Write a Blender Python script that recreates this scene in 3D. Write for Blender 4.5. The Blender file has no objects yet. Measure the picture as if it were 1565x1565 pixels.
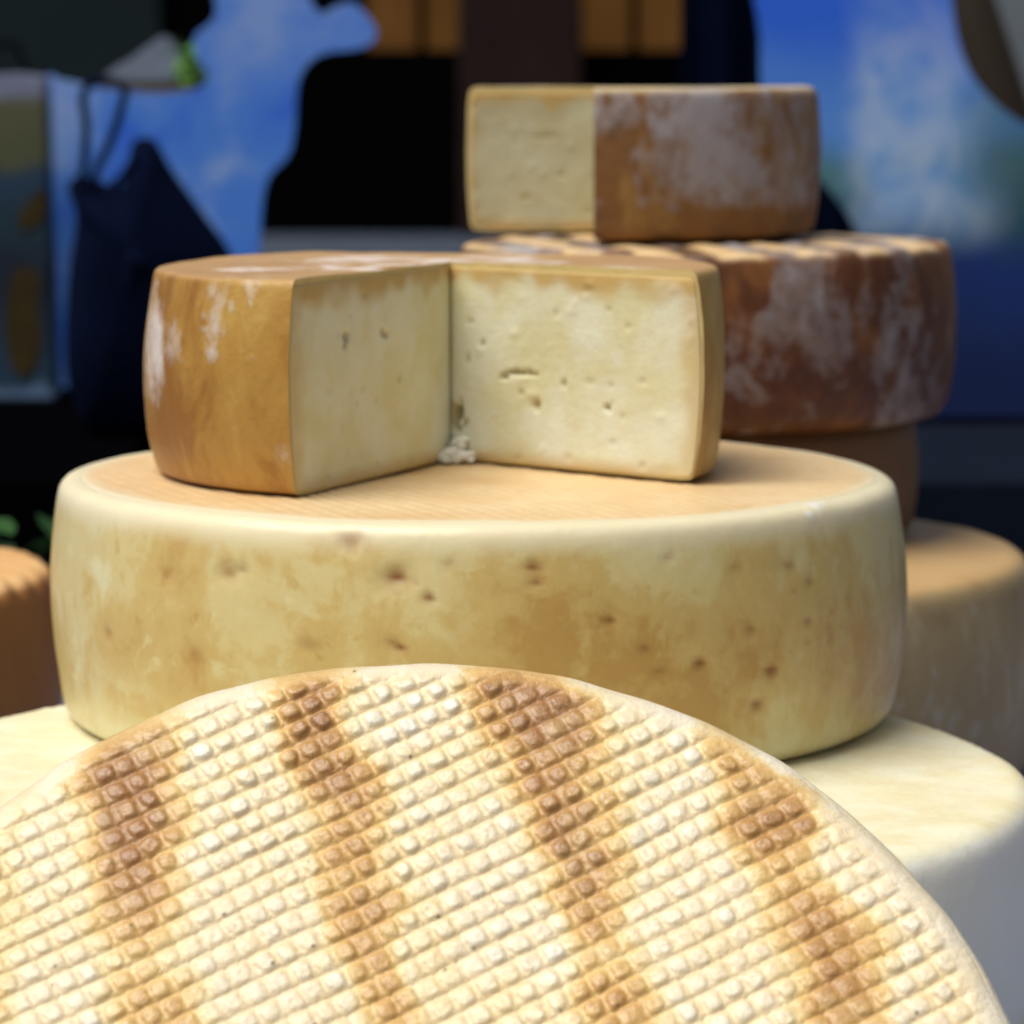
import bpy, bmesh, math, random
import numpy as np
from mathutils import Vector, Matrix

sc = bpy.context.scene
COL = sc.collection
R_ = math.radians
random.seed(7)

# ------------------------------------------------------------------ camera
H = 1.22                                   # camera height (m)
F, CC = 5500.0, 782.5                      # focal length and centre, in photo pixels (1565 px wide)
PITCH = math.atan((782.5 - 107) / F)
cp, sp = math.cos(PITCH), math.sin(PITCH)
cam_d = bpy.data.cameras.new('camera')
cam = bpy.data.objects.new('camera', cam_d); COL.objects.link(cam)
cam.location = (0, 0, H); cam.rotation_euler = (math.pi / 2 - PITCH, 0, 0)
cam_d.sensor_width = 36; cam_d.lens = 36 * F / 1565
cam_d.clip_start = 0.05; cam_d.clip_end = 400
cam_d.dof.use_dof = True; cam_d.dof.focus_distance = 1.10; cam_d.dof.aperture_fstop = 18.0
sc.camera = cam

# ------------------------------------------------------------------ sky, sun, exposure
to_sun = Vector((-0.39, -0.21, 0.90)).normalized()
w = bpy.data.worlds.new('World'); sc.world = w; w.use_nodes = True
wn = w.node_tree; bg = wn.nodes['Background']
sky = wn.nodes.new('ShaderNodeTexSky'); sky.sky_type = 'NISHITA'; sky.sun_disc = False
sky.sun_elevation = math.asin(to_sun.z); sky.sun_rotation = math.atan2(to_sun.x, to_sun.y)
sky.air_density = 1.0; sky.dust_density = 5.0; sky.ozone_density = 1.0
hs = wn.nodes.new('ShaderNodeHueSaturation'); hs.inputs['Saturation'].default_value = 0.4    # thin overcast
wn.links.new(sky.outputs[0], hs.inputs['Color']); wn.links.new(hs.outputs[0], bg.inputs[0]); bg.inputs[1].default_value = 0.056
sun_d = bpy.data.lights.new('sun', 'SUN'); sun = bpy.data.objects.new('sun', sun_d); COL.objects.link(sun)
sun_d.energy = 3.0; sun_d.angle = R_(48); sun_d.color = (1.0, 0.945, 0.85)
sun.rotation_euler = to_sun.to_track_quat('Z', 'Y').to_euler(); sun.location = (0, 0, 6)
sc.view_settings.view_transform = 'Standard'; sc.view_settings.look = 'None'
sc.view_settings.exposure = 0.17; sc.view_settings.gamma = 1.0; sc.view_settings.use_curve_mapping = False
sc.render.engine = 'CYCLES'; sc.cycles.use_denoising = True
try: sc.cycles.denoiser = 'OPENIMAGEDENOISE'
except Exception: pass
sc.cycles.max_bounces = 8

# ------------------------------------------------------------------ projection helpers (photo pixel <-> place)
def ray(x, y):
    a = (x - CC) / F; b = (CC - y) / F
    return np.array([a, cp + b * sp, -sp + b * cp])
def at_Y(x, y, Y):
    d = ray(x, y); return np.array([0, 0, H]) + d * (Y / d[1])
def at_Z(x, y, z):
    d = ray(x, y); return np.array([0, 0, H]) + d * ((z - H) / d[2])
def proj(P):
    q = np.asarray(P, float) - np.array([0, 0, H])
    dz = q[..., 1] * cp - q[..., 2] * sp
    return CC + F * q[..., 0] / dz, CC - F * (q[..., 1] * sp + q[..., 2] * cp) / dz, dz

# ------------------------------------------------------------------ numpy noise
def _h(ix, iy, iz, s):
    n = (ix * 374761393 + iy * 668265263 + iz * 2147483647 + s * 974711) & 0xFFFFFFFF
    n = ((n ^ (n >> 13)) * 1274126177) & 0xFFFFFFFF
    n = ((n ^ (n >> 16)) * 2246822519) & 0xFFFFFFFF
    return ((n ^ (n >> 15)) & 0xFFFFFF) / float(0xFFFFFF)
def vnoise(p, freq, seed=0):
    p = np.asarray(p, float) * freq
    if p.shape[-1] == 2: p = np.concatenate([p, np.zeros(p.shape[:-1] + (1,))], -1)
    i = np.floor(p).astype(np.int64); f = p - i; f = f * f * (3 - 2 * f)
    r = 0
    for dx in (0, 1):
        for dy in (0, 1):
            for dz in (0, 1):
                wt = (f[..., 0] if dx else 1 - f[..., 0]) * (f[..., 1] if dy else 1 - f[..., 1]) * (f[..., 2] if dz else 1 - f[..., 2])
                r = r + wt * _h(i[..., 0] + dx, i[..., 1] + dy, i[..., 2] + dz, seed)
    return r * 2 - 1
def fbm(p, freq, seed=0, octs=3):
    r = 0; a = 1.0; t = 0
    for k in range(octs):
        r = r + a * vnoise(p, freq * 2 ** k, seed + 31 * k); t += a; a *= 0.5
    return r / t
def sstep(a, b, x):
    t = np.clip((x - a) / (b - a), 0, 1); return t * t * (3 - 2 * t)

# ------------------------------------------------------------------ object helpers
def tag(o, label=None, cat=None, group=None, kind=None):
    if label: o['label'] = label
    if cat: o['category'] = cat
    if group: o['group'] = group
    if kind: o['kind'] = kind
    return o
def empty(name, loc, rot=None):
    o = bpy.data.objects.new(name, None); COL.objects.link(o); o.location = loc
    o.empty_display_size = 0.05
    if rot is not None: o.rotation_euler = rot
    return o
def mk(name, V, faces, mat, parent=None, attrs=None, normals=None, smooth=True, loc=None, recalc=False):
    V = np.asarray(V, np.float32); me = bpy.data.meshes.new(name)
    if isinstance(faces, np.ndarray):
        n = faces.shape[1]; m = len(faces)
        me.vertices.add(len(V)); me.vertices.foreach_set('co', V.ravel())
        me.loops.add(m * n); me.loops.foreach_set('vertex_index', faces.astype(np.int32).ravel())
        me.polygons.add(m); me.polygons.foreach_set('loop_start', np.arange(0, m * n, n, dtype=np.int32))
        me.update(calc_edges=True)
    else:
        me.from_pydata([tuple(map(float, v)) for v in V], [], faces)
    me.validate()
    if recalc:
        bm = bmesh.new(); bm.from_mesh(me); bmesh.ops.recalc_face_normals(bm, faces=bm.faces[:]); bm.to_mesh(me); bm.free()
    if smooth: me.polygons.foreach_set('use_smooth', np.ones(len(me.polygons), bool))
    for k, a in (attrs or {}).items():
        at = me.attributes.new(k, 'FLOAT', 'POINT'); at.data.foreach_set('value', np.asarray(a, np.float32))
    if normals is not None: me.normals_split_custom_set_from_vertices(normals)
    me.materials.append(mat); me.update()
    o = bpy.data.objects.new(name, me); COL.objects.link(o)
    if parent: o.parent = parent
    if loc is not None: o.location = loc
    return o
def grid_faces(n, m, wrap_n=False, flip=False):
    i = np.arange(n if wrap_n else n - 1); j = np.arange(m - 1)
    I, J = np.meshgrid(i, j, indexing='ij'); I2 = (I + 1) % n
    q = np.stack([I * m + J, I2 * m + J, I2 * m + J + 1, I * m + J + 1], -1).reshape(-1, 4)
    return q[:, ::-1] if flip else q
def box(name, lo, hi, mat, parent=None, bevel=0.0, segs=2, origin=None):
    bm = bmesh.new(); bmesh.ops.create_cube(bm, size=1)
    for v in bm.verts:
        v.co = Vector([lo[k] + (v.co[k] + .5) * (hi[k] - lo[k]) for k in range(3)])
    if bevel: bmesh.ops.bevel(bm, geom=bm.edges[:], offset=bevel, segments=segs, affect='EDGES', profile=0.6)
    me = bpy.data.meshes.new(name); bm.to_mesh(me); bm.free()
    me.materials.append(mat); o = bpy.data.objects.new(name, me); COL.objects.link(o)
    if parent: o.parent = parent
    return o
def slab(name, pts, thick, mat, parent=None, bevel=0.0):
    """outline (list of (x,z)) given a thickness along y, from 0 to thick"""
    bm = bmesh.new(); vs = [bm.verts.new((p[0], 0, p[1])) for p in pts]
    f = bm.faces.new(vs); r = bmesh.ops.extrude_face_region(bm, geom=[f])
    for v in [g for g in r['geom'] if isinstance(g, bmesh.types.BMVert)]: v.co.y += thick
    bmesh.ops.recalc_face_normals(bm, faces=bm.faces[:])
    if bevel: bmesh.ops.bevel(bm, geom=bm.edges[:], offset=bevel, segments=2, affect='EDGES')
    bmesh.ops.triangulate(bm, faces=[q for q in bm.faces if len(q.verts) > 4])
    me = bpy.data.meshes.new(name); bm.to_mesh(me); bm.free(); me.materials.append(mat)
    o = bpy.data.objects.new(name, me); COL.objects.link(o)
    if parent: o.parent = parent
    return o
def smooth_closed(pts, n=6):
    """Catmull-Rom through a closed outline"""
    P = np.asarray(pts, float); m = len(P); out = []
    for i in range(m):
        a, b, c, d = P[i - 1], P[i], P[(i + 1) % m], P[(i + 2) % m]
        for t in np.linspace(0, 1, n, endpoint=False):
            out.append(.5 * ((2 * b) + (c - a) * t + (2 * a - 5 * b + 4 * c - d) * t * t + (3 * b - a - 3 * c + d) * t ** 3))
    return np.array(out)
def tube(name, pts, r, mat, parent=None, seg=8, flat=1.0):
    P = np.asarray(pts, float); n = len(P); V = []
    rr = np.broadcast_to(np.asarray(r, float), (n,))
    for i in range(n):
        t = P[min(i + 1, n - 1)] - P[max(i - 1, 0)]; t /= np.linalg.norm(t)
        u = np.cross(t, [0, 1, 0]); u = u / (np.linalg.norm(u) + 1e-9) if np.linalg.norm(u) > .05 else np.array([1., 0, 0])
        v = np.cross(t, u)
        for k in range(seg):
            a = 2 * math.pi * k / seg; V.append(P[i] + rr[i] * (math.cos(a) * u + flat * math.sin(a) * v))
    Fc = []
    for i in range(n - 1):
        for k in range(seg):
            Fc.append((i * seg + k, i * seg + (k + 1) % seg, (i + 1) * seg + (k + 1) % seg, (i + 1) * seg + k))
    Fc.append(tuple(range(seg))[::-1]); Fc.append(tuple(range((n - 1) * seg, n * seg)))
    return mk(name, V, Fc, mat, parent)

# ------------------------------------------------------------------ material helper
class N:
    def __init__(s, name):
        s.m = bpy.data.materials.new(name); s.m.use_nodes = True; s.t = s.m.node_tree
        s.b = s.t.nodes['Principled BSDF']; s.tc = s.new('ShaderNodeTexCoord').outputs['Object']
    def new(s, t): return s.t.nodes.new(t)
    def link(s, a, b): s.t.links.new(a, b)
    def put(s, sock, v):
        if isinstance(v, bpy.types.NodeSocket): s.link(v, sock)
        elif isinstance(v, (tuple, list)) and len(v) == 3 and sock.type == 'RGBA': sock.default_value = (*v, 1)
        else: sock.default_value = v
    def map(s, scale=(1, 1, 1), rot=(0, 0, 0), loc=(0, 0, 0), vec=None):
        n = s.new('ShaderNodeMapping'); s.link(vec or s.tc, n.inputs[0])
        n.inputs['Scale'].default_value = scale; n.inputs['Rotation'].default_value = rot; n.inputs['Location'].default_value = loc
        return n.outputs[0]
    def noise(s, scale, detail=4, rough=.55, dist=0, vec=None):
        n = s.new('ShaderNodeTexNoise'); s.link(vec or s.tc, n.inputs['Vector'])
        n.inputs['Scale'].default_value = scale; n.inputs['Detail'].default_value = detail
        n.inputs['Roughness'].default_value = rough; n.inputs['Distortion'].default_value = dist
        return n.outputs['Fac']
    def vor(s, scale, vec=None, feature='F1', out='Distance', rnd=1.0):
        n = s.new('ShaderNodeTexVoronoi'); s.link(vec or s.tc, n.inputs['Vector']); n.feature = feature
        n.inputs['Scale'].default_value = scale; n.inputs['Randomness'].default_value = rnd; return n.outputs[out]
    def ramp(s, fac, stops, interp='EASE'):
        n = s.new('ShaderNodeValToRGB'); s.link(fac, n.inputs[0]); cr = n.color_ramp; cr.interpolation = interp
        while len(cr.elements) < len(stops): cr.elements.new(.5)
        for e, (p, c) in zip(cr.elements, stops):
            e.position = p; e.color = (c, c, c, 1) if not isinstance(c, tuple) else (*c, 1)
        return n.outputs[0]
    def mix(s, f, a, b, mode='MIX'):
        n = s.new('ShaderNodeMix'); n.data_type = 'RGBA'; n.blend_type = mode
        s.put(n.inputs[0], f); s.put(n.inputs[6], a); s.put(n.inputs[7], b); return n.outputs[2]
    def math(s, op, a, b=0.0, clamp=False):
        n = s.new('ShaderNodeMath'); n.operation = op; n.use_clamp = clamp
        s.put(n.inputs[0], a); s.put(n.inputs[1], b); return n.outputs[0]
    def attr(s, name):
        n = s.new('ShaderNodeAttribute'); n.attribute_name = name; return n.outputs['Fac']
    def xyz(s, vec=None):
        n = s.new('ShaderNodeSeparateXYZ'); s.link(vec or s.tc, n.inputs[0]); return n.outputs
    def bump(s, h, dist=.001, strength=1.0, prev=None):
        n = s.new('ShaderNodeBump'); s.link(h, n.inputs['Height']); n.inputs['Distance'].default_value = dist
        n.inputs['Strength'].default_value = strength
        if prev: s.link(prev, n.inputs['Normal'])
        return n.outputs[0]
    def out(s, color, rough=.5, normal=None, sss=0, rad=(1, .6, .3), sscale=.004, spec=.5, metal=0, emit=None, estr=0, coat=0):
        b = s.b; s.put(b.inputs['Base Color'], color); s.put(b.inputs['Roughness'], rough)
        if normal is not None: s.link(normal, b.inputs['Normal'])
        b.inputs['Subsurface Weight'].default_value = sss; b.inputs['Subsurface Radius'].default_value = rad
        b.inputs['Subsurface Scale'].default_value = sscale; b.inputs['Specular IOR Level'].default_value = spec
        b.inputs['Metallic'].default_value = metal; b.inputs['Coat Weight'].default_value = coat
        if emit is not None:
            s.put(b.inputs['Emission Color'], emit); b.inputs['Emission Strength'].default_value = estr
        return s.m

def plain(name, col, rough=.6, var=.25, scale=8, spec=.15):
    n = N(name); f = n.noise(scale, 5)
    c = n.mix(f, tuple(x * (1 - var) for x in col), tuple(x * (1 + var) for x in col))
    return n.out(c, rough, n.bump(n.noise(scale * 12, 3), .002, .4), spec=spec)

# ------------------------------------------------------------------ materials
def m_front():
    n = N('waffled_rind'); br = n.attr('brown'); tp = n.attr('nub')
    f = n.noise(420, 4, .6); f2 = n.noise(60, 4, .6); f3 = n.noise(1300, 3)
    k = n.math('ADD', br, n.math('MULTIPLY', n.math('SUBTRACT', f, .5), .30), True)
    base = n.ramp(k, [(0.02, (.90, .86, .735)), (.14, (.86, .745, .48)), (.34, (.74, .49, .18)), (.60, (.54, .285, .075)), (.95, (.35, .155, .042))], 'LINEAR')
    yel = n.ramp(n.math('ADD', n.noise(24, 4, .6), n.math('MULTIPLY', n.math('SUBTRACT', f2, .5), .6)), [(.42, 0.0), (.68, .62)])
    base = n.mix(yel, base, n.mix(.55, base, (.84, .65, .30)))
    # oily grooves yellower, with warm translucent shade put into their colour; tops paler
    base = n.mix(n.math('MULTIPLY', n.math('MULTIPLY', n.math('SUBTRACT', 1.0, tp, True), n.math('SUBTRACT', 1.0, br, True)), .80), base, n.mix(.7, base, (.80, .56, .21)))
    top_pale = n.math('MULTIPLY', tp, n.ramp(f3, [(.45, 0.0), (.7, .45)]))  # nub tops mixed paler in fine patches
    base = n.mix(top_pale, base, n.mix(.5, base, (.90, .84, .74)))
    base = n.mix(n.attr('speck'), base, (.03, .02, .012))
    b1 = n.bump(n.noise(620, 5, .65, .9), .0008, .6)
    b2 = n.bump(n.vor(420), .0004, .25, b1)
    rg = n.math('SUBTRACT', n.ramp(f, [(.35, .34), (.7, .54)]), n.math('MULTIPLY', br, .10))
    n.b.inputs['Coat Roughness'].default_value = .18
    return n.out(base, rg, b2, spec=.5, coat=.45)

def m_middle():
    n = N('pale_smooth_rind'); z = n.xyz()[2]
    st = n.map((5, 5, 4.2)); f = n.noise(3.2, 6, .62, .5, st)
    f2 = n.noise(16, 6, .65, .3); f3 = n.noise(110, 5, .65, .4, n.map((1, 1, .8)))
    k = n.math('ADD', n.math('MULTIPLY', f, .62), n.math('MULTIPLY', f2, .38))
    k = n.math('ADD', k, n.math('MULTIPLY', n.math('SUBTRACT', f3, .5), .27))
    f4 = n.noise(50, 5, .6, .5, n.map((1, 1, .8)))
    k = n.math('SUBTRACT', k, n.math('MULTIPLY', n.ramp(f4, [(.56, 0.0), (.68, 1.0)]), n.math('MULTIPLY', n.attr('pale'), .16)))
    k = n.math('ADD', k, n.math('MULTIPLY', n.ramp(n.noise(75, 4, .6, .4), [(.60, 0.0), (.72, 1.0)]), .07))
    k = n.math('ADD', k, n.math('MULTIPLY', n.attr('tan'), .12))
    c = n.ramp(k, [(.35, (.70, .65, .40)), (.50, (.65, .55, .275)), (.60, (.59, .44, .17)), (.74, (.49, .305, .09))])
    c = n.mix(n.attr('rim'), c, (.80, .74, .53))
    c = n.mix(n.attr('pit'), c, (.27, .095, .02))
    c = n.mix(n.attr('white'), c, (.85, .84, .80))
    b = n.bump(n.noise(240, 5, .6), .0006, .35); b = n.bump(n.noise(26, 4), .004, .25, b)
    rg = n.ramp(f2, [(.3, .28), (.7, .46)])
    return n.out(c, rg, b, sss=.35, sscale=.006, spec=.5)

def m_middle_top():
    n = N('cloth_marked_top'); 
    f = n.noise(14, 5, .6); f2 = n.noise(160, 4, .6)
    wv = n.attr('weave')
    c = n.ramp(f, [(.3, (.66, .42, .185)), (.55, (.73, .495, .235)), (.75, (.79, .60, .33))])
    c = n.mix(n.math('MULTIPLY', wv, 1.3, True), c, (.88, .74, .50))
    c = n.mix(n.math('MULTIPLY', n.ramp(f2, [(.45, 0.0), (.7, 1.0)]), .25), c, (.56, .33, .13))
    c = n.mix(n.attr('rim'), c, (.80, .74, .53))
    b = n.bump(n.noise(500, 4), .0005, .4)
    return n.out(c, .42, b, sss=.25, sscale=.004)

def m_cream():
    n = N('cream_white_rind'); f = n.noise(11, 6, .6, .4); f2 = n.noise(40, 5, .6, .3, n.map((1, 1, .5)))
    c = n.ramp(n.math('ADD', n.math('MULTIPLY', f, .6), n.math('MULTIPLY', f2, .4)), [(.32, (.90, .91, .87)), (.5, (.88, .88, .79)), (.68, (.82, .78, .62))])
    c = n.mix(n.attr('top'), c, n.ramp(f2, [(.3, (.88, .86, .66)), (.7, (.82, .74, .47))]))
    b = n.bump(n.noise(260, 5), .0007, .35); b = n.bump(n.noise(30, 4), .004, .2, b)
    return n.out(c, .4, b, sss=.35, sscale=.006)

def bloom_rind(name, base_stops, bloom_col, amount, scale=26, bump=.0009, rough=.5, strk=(1, 1, .55), sss=.0, top=None, white=True):
    n = N(name)
    f = n.noise(scale * .55, 5, .6, .5, n.map(strk)); g = n.noise(scale, 7, .68, .7, n.map(strk)); g2 = n.noise(scale * 6, 5, .65)
    f = n.math('ADD', n.math('MULTIPLY', f, .6), n.math('MULTIPLY', n.noise(scale * 2.2, 5, .65, .8, n.map(strk)), .4))
    c = n.ramp(f, base_stops)
    g3 = n.noise(scale * 2.6, 6, .65, 1.0, n.map(strk))
    k = n.math('ADD', n.math('ADD', n.math('MULTIPLY', g, .45), n.math('MULTIPLY', g2, .2)), n.math('MULTIPLY', g3, .35))
    k = n.math('ADD', k, n.math('MULTIPLY', n.attr('bloom'), .16))
    lo = .64 - amount
    m = n.ramp(k, [(lo, 0.0), (lo + .05, .35), (lo + .14, .92)])
    if top: c = n.mix(n.attr('top'), c, n.ramp(f, top))
    if white: c = n.mix(m, c, bloom_col)
    c = n.mix(n.attr('rim'), c, n.mix(.7, c, top[1][1] if top else (.55, .36, .12)))
    b = n.bump(n.noise(300, 5, .65), bump, .5); b = n.bump(m, .0008, .5, b)
    return n.out(c, n.ramp(m, [(0, rough), (1, .8)]), b, sss=sss, sscale=.003)

def m_paste(name='cheese_paste', a=(.75, .765, .63), b_=(.68, .65, .40), warm=(.53, .35, .115)):
    n = N(name); f = n.noise(34, 6, .6, .3); f2 = n.noise(420, 4, .7); f3 = n.noise(150, 5, .7, .5)
    c = n.ramp(f, [(.32, b_), (.66, a)])
    c = n.mix(n.attr('edge'), c, warm)
    c = n.mix(n.ramp(f3, [(.64, 0.0), (.74, .55)]), c, (.82, .80, .66))
    c = n.mix(n.math('MULTIPLY', n.attr('hole'), .6), c, (.50, .39, .13))
    b = n.bump(f2, .0005, .5); b = n.bump(n.noise(120, 5, .7), .0012, .35, b)
    return n.out(c, .52, b, sss=.2, rad=(1, .75, .35), sscale=.003, spec=.4)

MF = m_front(); MM = m_middle(); MMT = m_middle_top(); MC = m_cream(); MP = m_paste()
MP2 = m_paste('aged_paste', (.56, .545, .38), (.50, .45, .27))
MCUT = bloom_rind('tan_bloomed_rind', [(.38, (.31, .135, .022)), (.5, (.45, .25, .05)), (.62, (.57, .385, .105))], (.66, .60, .57), .075, 24, rough=.36, strk=(1, 1, .5),
                  top=[(.3, (.40, .22, .10)), (.5, (.52, .31, .13)), (.7, (.60, .40, .18))])
MDARK = bloom_rind('dark_red_brown_rind', [(.38, (.016, .005, .003)), (.5, (.10, .028, .006)), (.62, (.22, .08, .014))], (.36, .335, .345), .15, 17, rough=.45,
                   top=[(.3, (.62, .38, .17)), (.5, (.72, .50, .25)), (.7, (.78, .60, .36))])
MHALF = bloom_rind('grey_bloomed_rind', [(.38, (.11, .045, .010)), (.5, (.20, .085, .018)), (.62, (.30, .16, .04))], (.34, .315, .335), .205, 20, rough=.55,
                   top=[(.3, (.50, .36, .17)), (.5, (.60, .47, .25)), (.7, (.66, .55, .36))])
MBROWN = bloom_rind('shaded_brown_rind', [(.3, (.10, .045, .014)), (.5, (.15, .07, .022)), (.7, (.2, .1, .03))], (.3, .22, .15), -.05, 15,
                    top=[(.3, (.42, .24, .10)), (.5, (.5, .3, .13)), (.7, (.56, .36, .17))])  # side colour darkened to hold the shade under overhead light, top left lighter
MTAN = bloom_rind('tan_grey_rind', [(.36, (.24, .155, .065)), (.5, (.36, .26, .125)), (.64, (.46, .36, .20))], (.48, .46, .42), .13, 22,
                  top=[(.3, (.46, .29, .12)), (.5, (.54, .35, .155)), (.7, (.58, .41, .2))])
MRIDGE = bloom_rind('ridged_orange_rind', [(.3, (.22, .085, .022)), (.5, (.30, .12, .03)), (.7, (.36, .165, .045))], (.4, .3, .2), -.1, 15,
                    top=[(.3, (.50, .25, .085)), (.5, (.62, .36, .14)), (.7, (.70, .46, .22))])
M_EDGE = plain('cut_rind_edge', (.68, .54, .24), .5, .2, 120)
MCRUMB = plain('pale_crumb', (.88, .87, .78), .6, .08, 200)

# ------------------------------------------------------------------ the setting
M_ground = plain('paving', (.048, .064, .094), .8, .3, 1.5)
g = mk('ground', [(-60, -20, 0), (60, -20, 0), (60, 90, 0), (-60, 90, 0)], [(0, 1, 2, 3)], M_ground, smooth=False); tag(g, kind='structure')

Z_T, Z_R = 0.7566, 0.870          # lower table top, raised shelf under the stacks
M_cloth = plain('blue_grey_cloth', (.22, .25, .36), .85, .1, 30)
M_wood = plain('table_wood', (.22, .13, .07), .6, .3, 6)
t = empty('display_table', (0, 1.5, 0)); tag(t, 'wooden market table with a raised blue grey cloth shelf carrying the cheese wheels', 'table')
def child_box(name, lo, hi, mat, par, bevel=0):
    o = box(name, lo, hi, mat, None, bevel); o.parent = par; o.matrix_parent_inverse = Matrix.Translation(-Vector(par.location)); return o
child_box('table_top', (-.95, .55, Z_T - .03), (.95, 2.15, Z_T), M_wood, t, .004)
for sx in (-.88, .88):
    for sy in (.63, 2.07):
        child_box('leg', (sx - .035, sy - .035, 0.0), (sx + .035, sy + .035, Z_T - .0305), M_wood, t, .003)
child_box('raised_shelf', (-.93, 1.00, Z_T + .0005), (.93, 2.12, Z_R), M_cloth, t, .006)

# ------------------------------------------------------------------ wheels
def wheel_profile(R, h, bt, bb, bulge, dr_top=.004, step=.0022, hollow=0.0):
    """(r,z) from the top centre over the rim and side to the bottom centre; also arc tags"""
    P = []
    rt = R - bulge
    for r in np.arange(.0005, rt - bt, dr_top): P.append((r, h - hollow * (1 - (r / (rt - bt)) ** 2)))
    k = max(6, int(bt * 1.57 / step))
    for a in np.linspace(0, math.pi / 2, k): P.append((rt - bt + bt * math.sin(a), h - bt + bt * math.cos(a)))
    z0, z1 = bb, h - bt; m = max(6, int((z1 - z0) / step))
    for s in np.linspace(0, 1, m)[1:-1]:
        P.append((rt + bulge * (1 - (2 * s - 1) ** 2), z1 + (z0 - z1) * s))
    k = max(6, int(bb * 1.57 / step))
    for a in np.linspace(0, math.pi / 2, k): P.append((rt - bb + bb * math.cos(a), bb - bb * math.sin(a)))
    for r in np.linspace(rt - bb, .0005, 6)[1:]: P.append((r, 0.0))
    P = np.array(P)
    # soften the joins
    for _ in range(2): P[1:-1] = .25 * P[:-2] + .5 * P[1:-1] + .25 * P[2:]
    return P
def prof_normals(P):
    T = np.gradient(P, axis=0); nrm = np.stack([-T[:, 1], T[:, 0]], -1)
    nrm /= np.linalg.norm(nrm, axis=1)[:, None] + 1e-12
    if nrm[len(P) // 2, 0] < 0: nrm = -nrm
    return nrm
def lathe(P, nt, amp=.0008, freq=25, seed=1, lump=.002, flat_bottom=True):
    nr = prof_normals(P); th = np.linspace(0, 2 * math.pi, nt, endpoint=False)
    c, s = np.cos(th)[:, None], np.sin(th)[:, None]
    V = np.stack([P[None, :, 0] * c, P[None, :, 0] * s, np.broadcast_to(P[None, :, 1], (nt, len(P)))], -1)
    Nn = np.stack([nr[None, :, 0] * c, nr[None, :, 0] * s, np.broadcast_to(nr[None, :, 1], (nt, len(P)))], -1)
    d = amp * fbm(V, freq, seed, 4) + lump * fbm(V, 7, seed + 9, 2)
    if flat_bottom: d = d * sstep(-.02, .25, (V[..., 2] / P[:, 1].max()))
    return V + Nn * d[..., None], Nn
def lathe_faces(nt, m):
    return grid_faces(nt, m, wrap_n=True)
def cap_faces(nt, m):
    return [tuple(i * m for i in range(nt))][::1], [tuple(i * m + m - 1 for i in range(nt))[::-1]]
def pix_point(V, Nn, centre, px, py):
    """the surface vertex seen at a photo pixel"""
    Wd = V + centre; x, y, dz = proj(Wd)
    view = np.array([0, 0, H]) - Wd
    ok = (Nn * view).sum(-1) > 0
    d = (x - px) ** 2 + (y - py) ** 2 + np.where(ok, 0, 1e9)
    return V.reshape(-1, 3)[np.argmin(d)]
def build_wheel(name, R, h, bt, bb, bulge, loc, mat, label, cat='cheese wheel', group=None, nt=200, amp=.0008, freq=25, seed=1, lump=.002,
                hollow=0, dr=.004, step=.0025, edit=None, tilt=None, rimw=0.0):
    P = wheel_profile(R, h, bt, bb, bulge, dr, step, hollow)
    V, Nn = lathe(P, nt, amp, freq, seed, lump)
    rt = R - bulge
    rr = np.hypot(V[..., 0], V[..., 1])
    top = sstep(.55, .9, Nn[..., 2]) ; rim = np.zeros_like(top); bloom = fbm(V, 9, seed + 3, 2) * .6
    A = dict(top=top, rim=rim, bloom=bloom)
    if edit: V, A = edit(V, Nn, A, np.array(loc))
    o = mk(name, V.reshape(-1, 3), lathe_faces(nt, len(P)), mat, None, {k: v.reshape(-1) for k, v in A.items()}, loc=loc, recalc=True)
    tag(o, label, cat, group)
    if tilt: o.rotation_euler = tilt
    return o

# ---- cream wheel at the bottom of the middle stack
c_cream = (-.022, 1.275, Z_R)
def ed_cream(V, Nn, A, L):
    # fine cloth marks on the top
    a = V[..., 0] * .9 + V[..., 1] * .35; b = V[..., 1]
    wv = np.sin(a * 2 * math.pi / .011 + 2 * fbm(V, 30, 4)) * np.sin(b * 2 * math.pi / .0065 + 2 * fbm(V, 25, 5))
    V = V + Nn * (wv * .00035 * A['top'])[..., None]
    return V, A
build_wheel('round_cheese', .2125, .100, .0085, .012, .003, c_cream, MC,
            'large cream white wheel with creased pale top, lowest of the middle stack', nt=420, dr=.0022, edit=ed_cream, seed=3)

# ---- pale middle wheel
c_mid = (-.0128, 1.398, Z_R + .100)
H_mid = .094
PITS = [(605, 885, .0055, .0030, 1.0), (655, 912, .0028, .0013, .7), (345, 874, .0062, .0019, .38), (368, 868, .003, .0012, .3), (535, 825, .006, .0014, .42),
        (612, 990, .0026, .0013, .9), (598, 985, .003, .0010, .4), (815, 864, .0034, .0015, .65), (822, 893, .0028, .0012, .5), (930, 945, .003, .0012, .7),
        (1072, 1017, .0036, .0011, .75), (1178, 1022, .0036, .0011, .7), (1155, 1076, .0038, .0012, .65), (985, 987, .003, .0008, .5), (1012, 1028, .003, .0006, .4),
        (1148, 965, .0032, .0006, .45), (1238, 952, .0026, .0007, .5), (1208, 866, .0038, .0007, .4), (1240, 890, .0036, .0007, .4), (1022, 852, .003, .0006, .3),
        (255, 880, .004, .0006, .3), (165, 970, .004, .0006, .35), (470, 985, .005, .0005, .3), (300, 1000, .005, .0005, .3), (690, 862, .004, .0006, .25), (1125, 866, .003, .0006, .3)]
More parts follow.
